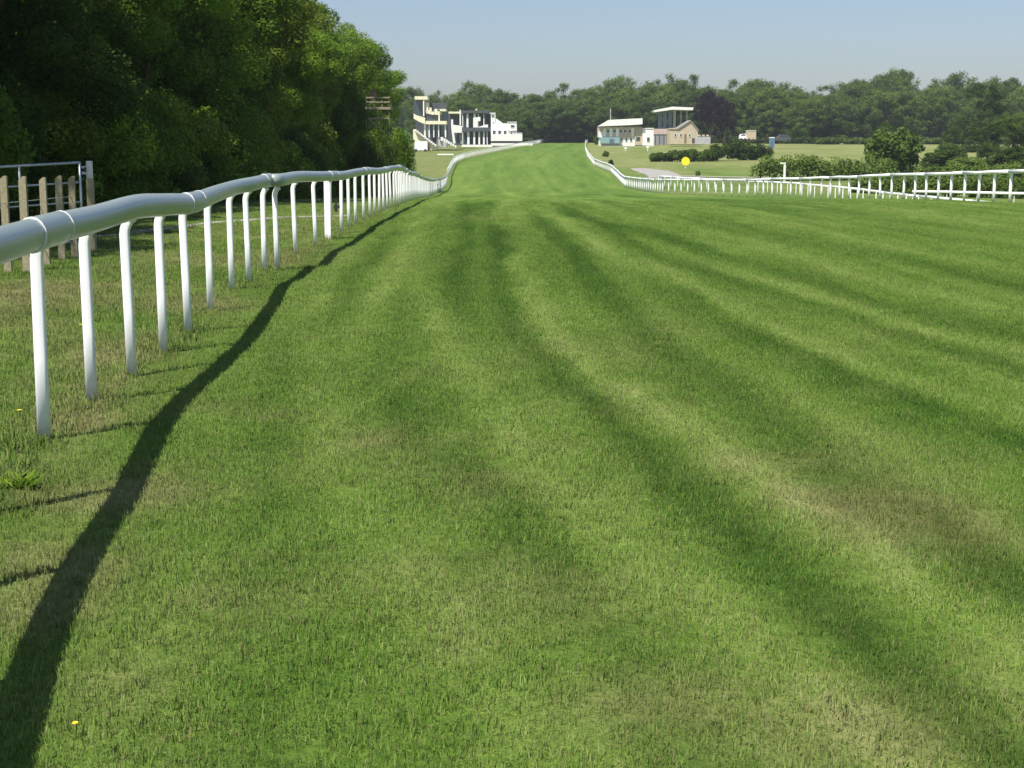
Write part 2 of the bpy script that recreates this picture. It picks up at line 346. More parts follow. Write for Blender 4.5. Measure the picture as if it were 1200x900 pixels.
# ------------------------------------------------------------------ ground and racetrack, split along the rails
def grid_obj(name, xs, ys, keep):
    X, Y = np.meshgrid(xs, ys); nx, ny = len(xs), len(ys)
    i, j = np.meshgrid(np.arange(nx-1), np.arange(ny-1))
    cx = (X[j,i]+X[j,i+1])/2; cy = (Y[j,i]+Y[j+1,i])/2
    k = keep(cx, cy); i = i[k]; j = j[k]
    a = j*nx+i; quads = np.stack([a, a+1, a+nx+1, a+nx], 1)
    used, inv = np.unique(quads, return_inverse=True); quads = inv.reshape(-1, 4)
    vx, vy = X.ravel()[used], Y.ravel()[used]; vz = zt(vx, vy)
    me = bpy.data.meshes.new(name); n = len(vx)
    me.vertices.add(n); me.vertices.foreach_set('co', np.stack([vx, vy, vz], 1).astype(np.float32).ravel())
    m = len(quads); me.loops.add(m*4); me.loops.foreach_set('vertex_index', quads.astype(np.int32).ravel())
    me.polygons.add(m); me.polygons.foreach_set('loop_start', np.arange(0, m*4, 4, dtype=np.int32))
    me.polygons.foreach_set('use_smooth', np.ones(m, bool)); me.update()
    for nm, arr in zip(('tone','dry','bare'), fields(vx, vy)):
        at = me.attributes.new(nm, 'FLOAT', 'POINT'); at.data.foreach_set('value', arr.astype(np.float32))
    me.materials.append(M['turf'])
    return me, vx, vy
xs = sorted(set([round(-v,3) for v in geo_steps(14, 2500, .5, .10)] + [round(v,3) for v in np.arange(-13.6, -5, .4)] + [round(v,3) for v in np.arange(-5, 9, .12)] + [round(v,3) for v in np.arange(9.2, 26, .4)] + [round(v,3) for v in geo_steps(26.4, 2500, .5, .06)]))
ys = sorted(set(list(np.arange(-20, 2.2, .6)) + list(np.round(geo_steps(2.4, 700, .12, .012), 3)) + list(geo_steps(715, 4000, 15, .08))))
intrk = lambda x, y: (x > xlh(y)) & (x < xr(y)) & (y < 555)
me, _, _ = grid_obj('race_track', np.array(xs), np.array(ys), intrk); meta(link('race_track', me), 'mown green turf racecourse with darker wavy streaks running uphill', kind='structure')
me, _, _ = grid_obj('ground', np.array(xs), np.array(ys), lambda x, y: ~intrk(x, y)); meta(link('ground', me), 'rough grass verges and fields beside the racecourse', kind='structure')

# ------------------------------------------------------------------ grass blades near the camera
def tuft(seed, nb, rad, h0, h1, w, lean=.6):
    r = np.random.default_rng(seed); v = []; f = []; a1 = []; a2 = []
    for i in range(nb):
        an = r.uniform(0, 6.283); rr = rad*math.sqrt(r.uniform()); x, y = rr*math.cos(an), rr*math.sin(an)
        h = r.uniform(h0, h1); ww = w*r.uniform(.7, 1.3); t = r.uniform(0, 6.283); l = h*abs(r.normal(0, lean)); ld = r.uniform(0, 6.283)
        dx, dy = math.cos(t)*ww, math.sin(t)*ww; lx, ly = l*math.cos(ld), l*math.sin(ld)
        hh = h*math.sqrt(max(.15, 1-min(.85, (l/h)**2*.6)))
        b = len(v); v += [(x-dx, y-dy, -.01), (x+dx, y+dy, -.01), (x+dx*.8+lx*.4, y+dy*.8+ly*.4, hh*.6), (x-dx*.8+lx*.4, y-dy*.8+ly*.4, hh*.6), (x+lx, y+ly, hh)]
        f += [(b, b+1, b+2, b+3), (b+3, b+2, b+4)]
        c1, c2 = r.uniform(), r.uniform(); a1 += [c1]*5; a2 += [c2]*5
    m = mesh('grass_tuft', v, f)
    for n, a in (('rnd', a1), ('rnd2', a2)): m.attributes.new(n, 'FLOAT', 'POINT').data.foreach_set('value', np.array(a, np.float32))
    m.materials.append(M['blades']); return m
tcol = bpy.data.collections.new('tufts')
for k in range(10):
    tcol.objects.link(bpy.data.objects.new('grass_tuft', tuft(100+k, 40, .065, .010, .034, .0015, .95)))
def scatter(name, label, keep, xs, ys, dens, gs, coll, seed):
    me, vx, vy = grid_obj(name, xs, ys, keep)
    for nm, arr in (('dens', dens(vx, vy)), ('gs', gs(vx, vy))):
        me.attributes.new(nm, 'FLOAT', 'POINT').data.foreach_set('value', arr.astype(np.float32))
    o = meta(link(name, me), label, 'grass', kind='stuff')
    g = bpy.data.node_groups.new(name, 'GeometryNodeTree')
    g.interface.new_socket('Geometry', in_out='INPUT', socket_type='NodeSocketGeometry'); g.interface.new_socket('Geometry', in_out='OUTPUT', socket_type='NodeSocketGeometry')
    N, L = g.nodes, g.links; gi = N.new('NodeGroupInput'); go = N.new('NodeGroupOutput')
    dp = N.new('GeometryNodeDistributePointsOnFaces'); dp.inputs['Seed'].default_value = seed
    na = N.new('GeometryNodeInputNamedAttribute'); na.data_type = 'FLOAT'; na.inputs['Name'].default_value = 'dens'
    L.new(gi.outputs[0], dp.inputs['Mesh']); L.new(na.outputs['Attribute'], dp.inputs['Density'])
    ci = N.new('GeometryNodeCollectionInfo'); ci.inputs['Collection'].default_value = coll; ci.inputs['Separate Children'].default_value = True; ci.inputs['Reset Children'].default_value = True
    ip = N.new('GeometryNodeInstanceOnPoints'); ip.inputs['Pick Instance'].default_value = True
    rv = N.new('FunctionNodeRandomValue'); rv.data_type = 'FLOAT_VECTOR'; rv.inputs['Min'].default_value = (-.12,-.12,0); rv.inputs['Max'].default_value = (.12,.12,6.283)
    rs = N.new('FunctionNodeRandomValue'); rs.data_type = 'FLOAT'; rs.inputs[2].default_value = .75; rs.inputs[3].default_value = 1.3
    ns = N.new('GeometryNodeInputNamedAttribute'); ns.data_type = 'FLOAT'; ns.inputs['Name'].default_value = 'gs'
    mu = N.new('ShaderNodeMath'); mu.operation = 'MULTIPLY'; L.new(rs.outputs[1], mu.inputs[0]); L.new(ns.outputs['Attribute'], mu.inputs[1])
    L.new(dp.outputs['Points'], ip.inputs['Points']); L.new(ci.outputs[0], ip.inputs['Instance']); L.new(rv.outputs[0], ip.inputs['Rotation']); L.new(mu.outputs[0], ip.inputs['Scale'])
    L.new(ip.outputs[0], go.inputs[0])
    md = o.modifiers.new('scatter', 'NODES'); md.node_group = g
    return o
gx = np.arange(-14, 24, .2); gyy = np.array(geo_steps(1.6, 76, .12, .012))
cone = lambda x, y: (np.abs(x) < .40*y+1.2) & (x < xr(y))
def dens(x, y): return np.interp(y, [2, 8, 14, 25, 40, 60, 75], [340, 300, 170, 66, 20, 5, 0])*(1-.85*fields(x, y)[2])
def gsc(x, y): return np.interp(y, [2, 8, 20, 48, 76], [1.0, 1.05, 1.3, 1.45, 1.4])*(1+.22*fn(x/.25, y/.3, 75))
scatter('track_grass', 'short mown grass blades covering the green racecourse', lambda x, y: cone(x, y) & (x > xl(y)), gx, gyy, dens, gsc, tcol, 1)
def densv(x, y): return dens(x, y)*(.55+.35*fn(x/.4, y/.4, 71))
def gsv(x, y): return gsc(x, y)*(1.35+.55*fn(x/.35, y/.35, 72)+.9*np.exp(-((x-xl(y))/.13)**2))
scatter('verge_grass', 'rough tufty grass on the verge left of the white rail', lambda x, y: cone(x, y) & (x <= xl(y)) & (x > -14), gx, gyy, densv, gsv, tcol, 2)

# ------------------------------------------------------------------ paths
def strip(name, label, pts, lift=.05, mat='soil', res=40):
    v = []; f = []
    for i in range(len(pts)-1):
        (xa, ya, wa), (xb, yb, wb) = pts[i], pts[i+1]
        dx, dy = xb-xa, yb-ya; l = math.hypot(dx, dy); nx, ny = -dy/l, dx/l; n = max(2, int(l/.8)); 
        for k in range(n+1):
            t = k/n; w = wa+(wb-wa)*t; cx, cy = xa+dx*t, ya+dy*t
            row = []
            for s in np.linspace(-1, 1, 9):
                j = .18*float(fn(cx*1.7, cy*1.7+s, 83))*(abs(s) > .9)
                x, y = cx+nx*w/2*(s*(1+j)), cy+ny*w/2*(s*(1+j)); row.append(len(v)); v.append((x, y, zf(x, y)+lift-(.05 if abs(s) > .9 else 0)))
            if k:
                p = prev; f += [(p[q], p[q+1], row[q+1], row[q]) for q in range(8)]
            prev = row
    o = link(name, mesh(name, v, f, True), M[mat]); return meta(o, label, kind='structure')
strip('path', 'narrow worn footpath through the verge behind the rail', [(-9.6,28.5,.35),(-8.4,30.5,.4),(-7.6,36,.4),(-6.2,40,.5),(-4.6,41,.5)], .015)
x0, y0 = G(775, 200)
strip('path', 'pale stone track crossing the field beyond the right rail', [(*G(749,197.6), 3), (*G(764,200.5), 5.5), (*G(776,204.5), 5.0), (*G(781,209), 5)], .08)
strip('path', 'thin pale lane running right from the stone track', [(*G(780,206.5), 2), (*G(850,208), 1.6), (*G(905,209), 1.4)], .12)

# ------------------------------------------------------------------ running rails
def post_mesh(h=1.20, goose=.075, wx=.037, wy=.026):
    pts = [(0,0,-.06),(0,0,.5),(0,0,h-.11),(.006,0,h-.07),(.022,0,h-.03),(.045,0,h+.002),(goose,0,h+.02)]
    m = MB()
    b = len(m.v); pr = rrect(wx, wy, .016); n = len(pr)
    for i, p in enumerate(pts):
        q = pts[min(i+1, len(pts)-1)]; r = pts[max(i-1, 0)]; d = Vector(q)-Vector(r); d.normalize()
        ux = Vector((d.z, 0, -d.x)); m.v += [tuple(Vector(p)+ux*a+Vector((0, c, 0))) for a, c in pr]
    for i in range(len(pts)-1):
        for k in range(n): m.f.append((b+i*n+k, b+i*n+(k+1) % n, b+(i+1)*n+(k+1) % n, b+(i+1)*n+k))
    m.f += [tuple(reversed(range(n))), tuple(b+(len(pts)-1)*n+k for k in range(n))]
    me = m.me('post', True)
    return me
POST = post_mesh(); POST.materials.append(M['post'])
POSTW = post_mesh(wx=.055, wy=.045); POSTW.materials.append(M['post'])
def resample(path, step):
    P = [Vector((x, y)) for x, y in path]; o = [P[0]]; acc = 0
    for a, b in zip(P, P[1:]):
        l = (b-a).length; t = step-acc
        while t <= l: o.append(a+(b-a)*(t/l)); t += step
        acc = (acc+l) % step if l+acc >= step else acc+l
    return [(p.x, p.y) for p in o]
def rail_thing(name, label, group, pts, side=1, zoff=0, section=3, wob=.02, seed=0, hr=(.075,.095), goose=.12, zc=1.25, nseg=12, sleeves=True, shift=.075, railmat='farplastic', postscale=1.0, pm=None):
    """pts: post positions (x,y); rail runs offset to one side of the posts"""
    rnd = random.Random(seed)
    root = thing(name, label, 'running rail', (pts[0][0], pts[0][1], zf(*pts[0])), group)
    L0 = root.location
    n = len(pts); top = []
    for i, (x, y) in enumerate(pts):
        a = pts[max(i-1, 0)]; b = pts[min(i+1, n-1)]; d = Vector((b[0]-a[0], b[1]-a[1])).normalized()
        nx, ny = d.y*side, -d.x*side
        p = link('post', pm or POST, None, root, (x-L0.x, y-L0.y, zf(x, y)-L0.z)); p.rotation_euler = (rnd.gauss(0, .010), rnd.gauss(0, .012), math.atan2(ny, nx))
        p.scale = (1, 1, postscale)
        zw = zc(y) if callable(zc) else zf(x, y)+zc+rnd.uniform(-wob, wob)
        if callable(zc): zw = zc(y)
        top.append(Vector((x+nx*shift, y+ny*shift, zw)))
    # smooth the top line
    def cr(t):
        i = int(min(max(t, 0), n-1.0001)); u = t-i; P = [top[max(0, min(n-1, i+k))] for k in (-1,0,1,2)]
        return .5*((2*P[1])+(P[2]-P[0])*u+(2*P[0]-5*P[1]+4*P[2]-P[3])*u*u+(3*P[1]-P[0]-3*P[2]+P[3])*u**3)
    i = 0
    while i < n-1:
        j = min(n-1, i+section); k = max(2, int((j-i)*(5 if nseg >= 12 else 1))); 
        pp = [cr(i+(j-i)*q/k)-L0 for q in range(k+1)]
        mb = MB(); mb.sweep(pp, ell(hr[0], hr[1], nseg)); o = link('rail', mb.me('rail', True), M[railmat], root)
        if sleeves and j < n-1:
            c = cr(j)-L0; d = (cr(j+.05)-cr(j-.05)).normalized(); sl = .32
            q = [c+d*s for s in (-sl, -sl+.01, 0, sl-.01, sl)]
            q = [cr(j+s)-L0 for s in (-.26,-.24,-.1,.1,.24,.26)]
            mb = MB(); mb.sweep(q, lambda z: ell(hr[0]+(.0015 if z in (0,5) else .006), hr[1]+(.0015 if z in (0,5) else .006), 16)); sv_ = link('rail_sleeve', mb.me('rail_sleeve', True), M['plastic'], root)
            for s in (-.262, .262):
                a = cr(j+s)-L0; b = cr(j+s+.008)-L0; mb = MB(); mb.sweep([a, b], ell(hr[0]+.008, hr[1]+.008, 16)); link('seam_ring', mb.me('seam_ring', False), M['seam'], sv_)
        i = j
    return root
# measured rail centre heights above datum near the camera
zc_near = lambda y: float(np.interp(y, [2,5,6.5,8.6,9.9,11.07,12.3,13.7,15.6,18.1,19.1,20.9,24.8,28,31.7,35,38,42,48,54,60],
                                    [1.24,1.245,1.25,1.255,1.265,1.30,1.275,1.245,1.265,1.275,1.30,1.315,1.315,1.27,1.235,1.25,1.26,1.20,1.22,1.20,1.00]))
left_near = near + rest
tail = [(xl(y), y) for y in np.arange(43.2, 62, 1.8)]
pts_a = left_near+[(float(a), float(b)) for a, b in tail]
gate_i = [i for i, p in enumerate(pts_a) if abs(p[1]-29.4) < .2][0]
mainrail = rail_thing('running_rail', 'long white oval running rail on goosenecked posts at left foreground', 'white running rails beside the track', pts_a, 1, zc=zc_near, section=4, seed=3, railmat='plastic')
gx0, gy0 = -3.66, 29.2
for dx in (0, -.10):
    MB().box(gx0+dx-.03, gx0+dx+.03, gy0-.03+abs(dx)*3, gy0+.03+abs(dx)*3, -.03, 1.16).build('gate_upright', M['post'], mainrail)
MB().box(gx0+.10, gx0+.22, gy0-.06, gy0-.02, .62, .68).box(gx0+.12, gx0+.17, gy0-.05, gy0-.01, .55, .75).build('latch', M['black'], mainrail)
far = resample([(float(xl(y)), y) for y in np.arange(62.5, 206, 1.0)], 1.5)
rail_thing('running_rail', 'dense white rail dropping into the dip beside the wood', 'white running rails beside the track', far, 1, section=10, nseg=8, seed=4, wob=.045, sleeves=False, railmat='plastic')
rail_thing('running_rail', 'white rail climbing the hill to the grandstands', 'white running rails beside the track', resample(HILL_L, 1.7), 1, section=14, nseg=8, seed=5, sleeves=False, wob=.03)
right_pts = resample(list(reversed(RIGHT)), 2.0)
rail_thing('running_rail', 'white rail with spaced posts along the right edge of the turf', 'white running rails beside the track', right_pts, 1, section=3, nseg=10, seed=6, sleeves=False, wob=.02, hr=(.07,.085), pm=POSTW)
rail_thing('running_rail', 'white rail up the right side of the hill towards the white roofed stand', 'white running rails beside the track', resample(HILL_R, 1.8), -1, section=14, nseg=8, seed=7, sleeves=False, wob=.03)
B_ = []
for px, py, d in ((1215,238,74),(1130,232.5,85),(1060,228,96),(1000,222,114),(930,217,135),(850,213,152),(800,211.5,165),(765,210.5,176)):
    B_.append((U(px, py, d)[0], d))
rail_thing('running_rail', 'lower white rail just behind the right-hand posts', 'white running rails beyond the track', resample(B_, 2.4), 1, section=4, nseg=8, seed=8, sleeves=False)
C_ = [(U(1070,222,106)[0],106),(U(1100,223,105)[0],105),(U(1150,225,102)[0],102),(U(1240,227.5,99)[0],99)]
rail_thing('running_rail', 'short white rail with hooped end beyond the lower rail', 'white running rails beyond the track', resample(C_, 2.6), 1, section=4, nseg=8, seed=9, sleeves=False)
rail_thing('running_rail', 'white rail across the crest between the stands', 'white running rails beyond the track', resample([(6,556),(31,552)], 2.5), 1, section=6, nseg=6, seed=10, sleeves=False)

# ------------------------------------------------------------------ palings and gate at left
pal = thing('paling_fence', 'short row of rough wooden palings behind the near rail at left', 'fence', (-7.15, 20.6, zf(-7.15, 20.6)))
for k, (px, ptop, pb) in enumerate([(-12,208,325),(10,208.5,319.5),(32,209,319.5),(55,210,311),(73,208,304),(88,208.5,302)]):
    x, y = G(px, pb); z0 = zf(x, y); _, zt_ = U(px, ptop, y); w = .052+.006*random.random()
    m = MB(); m.prism([(x-w,z0-.1),(x+w,z0-.1),(x+w*.95,zt_+.025),(x+w*.2,zt_+.03),(x-w*.92,zt_-.02)], y-.03, y+.03); m.build('paling', M['wood'], pal)
for zz in (.45, 1.0):
    m = MB(); a = G(-12, 325); b = G(88, 302); m.tube([(a[0]-.02, a[1]+.04, zz), (b[0]-.02, b[1]+.04, zz)], .006, 5); m.build('wire', M['steel'], pal)
def Zp(px, py, Y): return U(px, py, Y)[1]
hx, hy = U(97, 190, 25.2)[0], 25.2
gate = thing('metal_gate', 'galvanised metal field gate hung behind the wooden palings', 'gate', (hx, hy, zf(hx, hy)))
ex, ey = hx-3.2, hy-2.6
def gp(t, z): return (hx+(ex-hx)*t, hy+(ey-hy)*t, z)
ztop0, ztop1 = Zp(97, 190.5, hy), Zp(97, 190.5, hy)-.20
for k in range(5):
    z0 = ztop0-.335*k; z1 = ztop1-.335*k
    m = MB(); m.tube([gp(.015, z0), gp(1, z1)], .021 if k == 0 else .016, 8); m.build('rail', M['steel'], gate, True)
for t in (.015, .27, .52, .76, 1.0):
    m = MB(); m.tube([gp(t, ztop0+(ztop1-ztop0)*t-1.36), gp(t, ztop0+(ztop1-ztop0)*t+.01)], .021, 8); m.build('upright', M['steel'], gate, True)
gpx, gpy = U(104.5, 190, 25.6)[0], 25.6
gpst = thing('gate_post', 'steel capped timber post carrying the metal gate', 'gate post', (gpx, gpy, zf(gpx, gpy)))
zm, zt1 = Zp(104, 209, gpy), Zp(104, 188.5, gpy)
MB().box(gpx-.055, gpx+.055, gpy-.05, gpy+.05, -.1, zm).build('post', M['wood'], gpst)
MB().box(gpx-.045, gpx+.045, gpy-.045, gpy+.045, zm, zt1).build('post_sleeve', M['steel'], gpst)
for z in (zt1-.1, zt1-.2, .4):
    MB().box(gpx-.13, gpx-.045, gpy-.02, gpy+.02, z-.03, z+.01).build('hinge', M['steel'], gpst)
MB().box(gpx-.08, gpx-.045, gpy-.07, gpy-.045, zt1-.19, zt1-.11).build('latch', M['black'], gpst)

# ------------------------------------------------------------------ foliage
def leafmesh(name, centers, radii, per, leaf, seed, shell=(.55, 1.0), up=.35, flat=.85):
    r = np.random.default_rng(seed); C = np.array(centers, float); R = np.array(radii, float)
    n = len(C)*per; ci = np.repeat(np.arange(len(C)), per)
    d = r.normal(size=(n, 3)); d /= np.linalg.norm(d, axis=1)[:, None]
    rad = r.uniform(*shell, n)**.7
    p = C[ci] + d*(rad*R[ci])[:, None]*np.array([1, 1, flat])
    # lean the leaf planes outward and up
    nn = d + np.array([0, 0, up]) + r.normal(size=(n, 3))*.55; nn /= np.linalg.norm(nn, axis=1)[:, None]
    a = np.cross(nn, r.normal(size=(n, 3))); a /= np.linalg.norm(a, axis=1)[:, None]; b = np.cross(nn, a)
    s = leaf*r.uniform(.6, 1.25, n)[:, None]
    v = np.stack([p-a*s, p+b*s*.55, p+a*s, p-b*s*.55], 1).reshape(-1, 3)
    me = bpy.data.meshes.new(name); me.vertices.add(n*4); me.vertices.foreach_set('co', v.astype(np.float32).ravel())
    me.loops.add(n*4); me.loops.foreach_set('vertex_index', np.arange(n*4, dtype=np.int32)); me.polygons.add(n); me.polygons.foreach_set('loop_start', np.arange(0, n*4, 4, dtype=np.int32)); me.update()
    t = np.repeat(np.clip(r.uniform(.2, .8, len(C))[ci]*.75 + r.uniform(0, .35, n), 0, 1), 4)
    me.attributes.new('rnd', 'FLOAT', 'POINT').data.foreach_set('value', t.astype(np.float32))
    return me
def crown_centers(seed, nl, w, z0, z1, lob=5, low=.25):
    """clumps over several lobes: uneven outline"""
    r = random.Random(seed); out = []; rad = []
    h = z1-z0; lobes = []
    for k in range(lob):
        an = 2*math.pi*k/lob + r.uniform(-.4, .4); zz = z0+h*r.uniform(low, .72); q = w*r.uniform(.20, .30)
        lobes.append((q*math.cos(an), q*math.sin(an), zz, w*r.uniform(.22, .30)))
    lobes.append((r.uniform(-.1,.1)*w, r.uniform(-.1,.1)*w, z1-h*.33, w*.30))
    for k in range(nl):
        lx, ly, lz, lr = lobes[k % len(lobes)]
        v = Vector((r.gauss(0,1), r.gauss(0,1), r.gauss(0,1)+.25)).normalized()*lr*r.uniform(.65, 1.05)
        z = lz+v.z*(h/w)*.85
        out.append((lx+v.x, ly+v.y, max(z0, min(z1-.3, z)))); rad.append(w*r.uniform(.075, .125))
    return out, rad, lobes
def trunk_mesh(seed, h, lobes, r0):
    r = random.Random(seed); m = MB()
    pts = [(r.uniform(-.05,.05)*k, r.uniform(-.05,.05)*k, -.2+h*k/5) for k in range(6)]
    m.tube(pts, [r0*1.35, r0, r0*.9, r0*.8, r0*.6, r0*.3], 8)
    for lx, ly, lz, lr in lobes:
        z = h*r.uniform(.35, .6); m.tube([(0, 0, z), (lx*.45, ly*.45, (z+lz)/2+.2), (lx*.95, ly*.95, lz)], [r0*.45, r0*.3, r0*.1], 6)
    me = m.me('trunk', True); me.materials.append(M['bark']); return me
def proto(seed, w, z0, z1, nl, per, leaf, mat, r0, lob=5, low=.25, shell=(.5, 1.0)):
    c, rd, lb = crown_centers(seed, nl, w, z0, z1, lob, low)
    cm = leafmesh('crown', c, rd, per, leaf, seed, shell); cm.materials.append(M[mat])
    return cm, trunk_mesh(seed, z0+(z1-z0)*.55, lb, r0)
NEARP = [proto(200+i, 8.5, 1.6, 13.5, 120, 640, .078, ('leaf','leaf','leafy','leaf','leafd')[i], .22, 6) for i in range(5)]   # 5 x 36k quads
FARP = [proto(300+i, 13, .3, 17, 190, 130, .21, 'leaff', .35, 12, .06, (.05, .92)) for i in range(5)]
PURP = proto(350, 13, .5, 16, 110, 150, .22, 'leafp', .35, 8, .06, (.05, 1.0))
MIDP = [proto(360+i, 9, .4, 12, 100, 200, .15, 'leafd', .25, 7, .05, (.05, 1.0)) for i in range(2)]
def shrub_proto(seed, w, h, n, per, leaf, mat):
    r = random.Random(seed); c = []; rd = []
    for k in range(n):
        a = r.uniform(0, 6.283); q = w/2*math.sqrt(r.random())*.85; hh = h*(1-(q/(w/2))**2*.55)
        c.append((q*math.cos(a), q*math.sin(a), hh*r.uniform(.12, .92))); rd.append(w*r.uniform(.11, .17))
    me = leafmesh('foliage', c, rd, per, leaf, seed, flat=.8); me.materials.append(M[mat])
    m = MB()
    for k in range(5):
        a = k*1.257; m.tube([(0,0,-.1), (.12*w*math.cos(a), .12*w*math.sin(a), h*.35), (.25*w*math.cos(a), .25*w*math.sin(a), h*.65)], [.05, .04, .015], 5)
    s = m.me('stem', True); s.materials.append(M['bark']); return me, s
SHR = [shrub_proto(400+i, 4.2, 3.4, 42, 420, .06, ('leaf','leafy','leafd','leaf')[i]) for i in range(4)]
SHF = [shrub_proto(420+i, 5, 4, 40, 120, .20, ('leafd','leaff')[i]) for i in range(2)]
def plant(pr, name, label, cat, group, x, y, sx, sz, rz, parts=('crown','trunk')):
    t = thing(name, label, cat, (x, y, zf(x, y)), group, rz); t.scale = (sx, sx, sz)
    for n, me in zip(parts, pr): link(n, me, None, t)
    return t
R = random.Random(11)
# the wood at left: three rows running away from the camera
k = 0
for row, (xo, y0, y1, stp, hh) in enumerate([(-14.6, 22, 150, 5.6, 1.0), (-20.5, 24, 158, 7.0, 1.08), (-28, 30, 166, 8.5, 1.12)]):
    y = y0; c = 0
    while y < y1:
        e = ss(140, 170, y); s = (hh+R.uniform(-.10, .12))*(1+.10*float(ss(95, 120, y))); x = xo - 1.6*float(ss(92,100,y)*(1-ss(128,138,y)))+R.uniform(-.9, .9) - .3*float(ss(120,170,y))
        nm = ('front','middle','rear')[row]
        plant(NEARP[(k*3+row) % 5], 'broadleaf_tree', f'{ORD[c]} broadleaf tree from the near end in the {nm} row of the left wood', 'tree', 'trees of the wood on the left', x, y, s*R.uniform(.95,1.1), s, R.uniform(0, 6.28))
        k += 1; c += 1; y += stp*R.uniform(.85, 1.15)
c = 0
y = 24
while y < 158:
    x = -12.6-1.2*float(ss(92,100,y)*(1-ss(128,138,y)))+R.uniform(-.5, .5) - .3*float(ss(120,150,y)); s = R.uniform(.75, 1.25)
    plant(SHR[(c*7+1) % 4], 'woodland_shrub', f'{ORD[c]} dense shrub from the near end along the edge of the left wood', 'shrub', 'shrubs along the edge of the left wood', x, y, s, s*R.uniform(.9, 1.4), R.uniform(0, 6.28), ('foliage','stem'))
    c += 1; y += 3.6*R.uniform(.85, 1.2)
# tall yellow-green shrubs half way along, low yellow bush, rounded thorn bush in front of the tower
def at(px, d): return U(px, 200, d)[0]
for px, d, s, sz, pr, lab in [(300,80,1.35,2.2,SHR[1],'tall yellow green shrub lit by sun against the dark wood'),(345,100,1.4,2.1,SHR[1],'second yellow green shrub further along the dark wood'),
    (405,92,.7,.5,SHR[1],'low pale yellow green bush at the foot of the wood near the rail'),(425,98,.65,.4,SHR[1],'low spreading bush beside the pale yellow green bush'),
    (437,106,.95,1.65,SHR[2],'brownish green thorn bush left of the wood end below the wooden tower'),(457,110,.92,1.7,SHR[0],'rounded dark thorn bush at the end of the wood near the stands')]:
    plant(pr, 'bush', lab, 'bush', None, at(px, d), d, s, sz, R.uniform(0, 6.28), ('foliage','stem'))
# far woodland behind the stands and field: (px, top py, distance, width px)
FAR = [(500,112,560,44),(525,104,620,50),(560,96,640,56),(592,106,600,50),(622,108,580,48),(650,97,640,50),(682,101,600,48),(712,90,640,52),(742,100,570,48),(772,84,640,60),(803,87,620,52),(868,92,620,50),(893,90,640,46),(930,93,610,56),(965,100,600,44),(1000,92,640,50),(1035,86,620,50),(1056,80,650,40),(1095,90,630,52),(1135,86,640,50),(1172,90,620,50),(1205,86,640,56),
 (515,122,560,40),(545,116,540,42),(576,120,535,46),(610,122,530,44),(640,116,540,50),(668,118,545,46),(695,112,550,44),(728,120,540,46),(758,112,545,50),(790,104,560,52),(858,108,545,46),(885,112,540,44),(912,106,545,50),(945,114,530,48),(978,112,535,50),(1012,104,540,48),(1045,106,535,50),(1078,108,530,48),(1108,112,525,46),(1150,108,540,48),(1185,112,530,50),(1225,104,540,50),(840,100,560,46),(470,100,600,44)]
sky_ = sorted((a, b) for a, b, c, d in FAR if c >= 570)
for q in range(26):
    a = 498+q*28.5; FAR.append((a, float(np.interp(a, [p[0] for p in sky_], [p[1] for p in sky_]))+R.uniform(5, 17), R.choice((548, 556, 564)), R.uniform(40, 54)))
FAR = sorted(FAR)
c1 = c2 = 0
for i, (px, py, d, w) in enumerate(FAR):
    x, z = U(px, py, d); g = zf(x, d); h = z-g
    back = d >= 570
    if back: lab = f'{ORD[c1]} tree from the left on the skyline of the distant wood'; c1 += 1
    else: lab = f'{ORD[c2]} tree from the left in the front rank of the distant wood'; c2 += 1
    plant(FARP[i % 5], 'distant_tree', lab, 'tree', 'trees of the distant wood', x, d, w*1.12*d/F/12.0, h/16.0, R.uniform(0, 6.28))
for k, (px, py, d, w) in enumerate([(834,102,505,34),(850,110,500,24)]):
    x, z = U(px, py, d)
    plant(PURP, 'copper_beech', ['dark purple copper beech right of the brick house','smaller purple copper beech behind the field hedge'][k], 'tree', None, x, d, w*d/F/12.0, (z-zf(x, d))/16, 1.0+k)
for k, (px, py, d, w) in enumerate([(1146,92,380,62),(1190,130,300,60),(1160,142,290,50)]):
    x, z = U(px, py, d)
    plant(MIDP[k % 2], 'field_tree', ['tall dark tree standing forward of the right end of the distant wood','dense bushy tree at the right edge of the field','shorter bushy tree left of the one at the right edge'][k], 'tree', None, x, d, w*d/F/8.5, (z-zf(x, d))/12, 2.0+k)
# bushes and hedges beyond the right rail
x, z = U(1047,142,208)
plant(SHF[1], 'bush', 'big round dark bush standing in the field hedge on the right', 'bush', None, x, 208, 73*208/F/5.4, (z-zf(x,208))/4.0, .3, ('foliage','stem'))
for k, (px, py, d, w, lab) in enumerate([(1105,172,250,60,'low shrub right of the big round bush'),(1135,182,225,60,'spreading shrub before the tall dark tree'),(1185,168,215,60,'thick shrub at the right edge above the rail'),
        (710,176,330,9,'small dark bush beside the right hill rail'),(716,186,270,7,'thin dark bush below the small dark bush at the hill rail'),(818,202,212,7,'tiny dark shrub by the stone track'),(1115,165,330,40,'scrubby bush at the far edge of the straw field'),
        (700,158,490,10,'dark bush at the left corner of the white roofed stand')]):
    x, z = U(px, py, d)
    plant(SHF[k % 2], 'bush', lab, 'bush', None, x, d, w*d/F/5.4, max(.2, (z-zf(x,d))/4.0), .7*k, ('foliage','stem'))
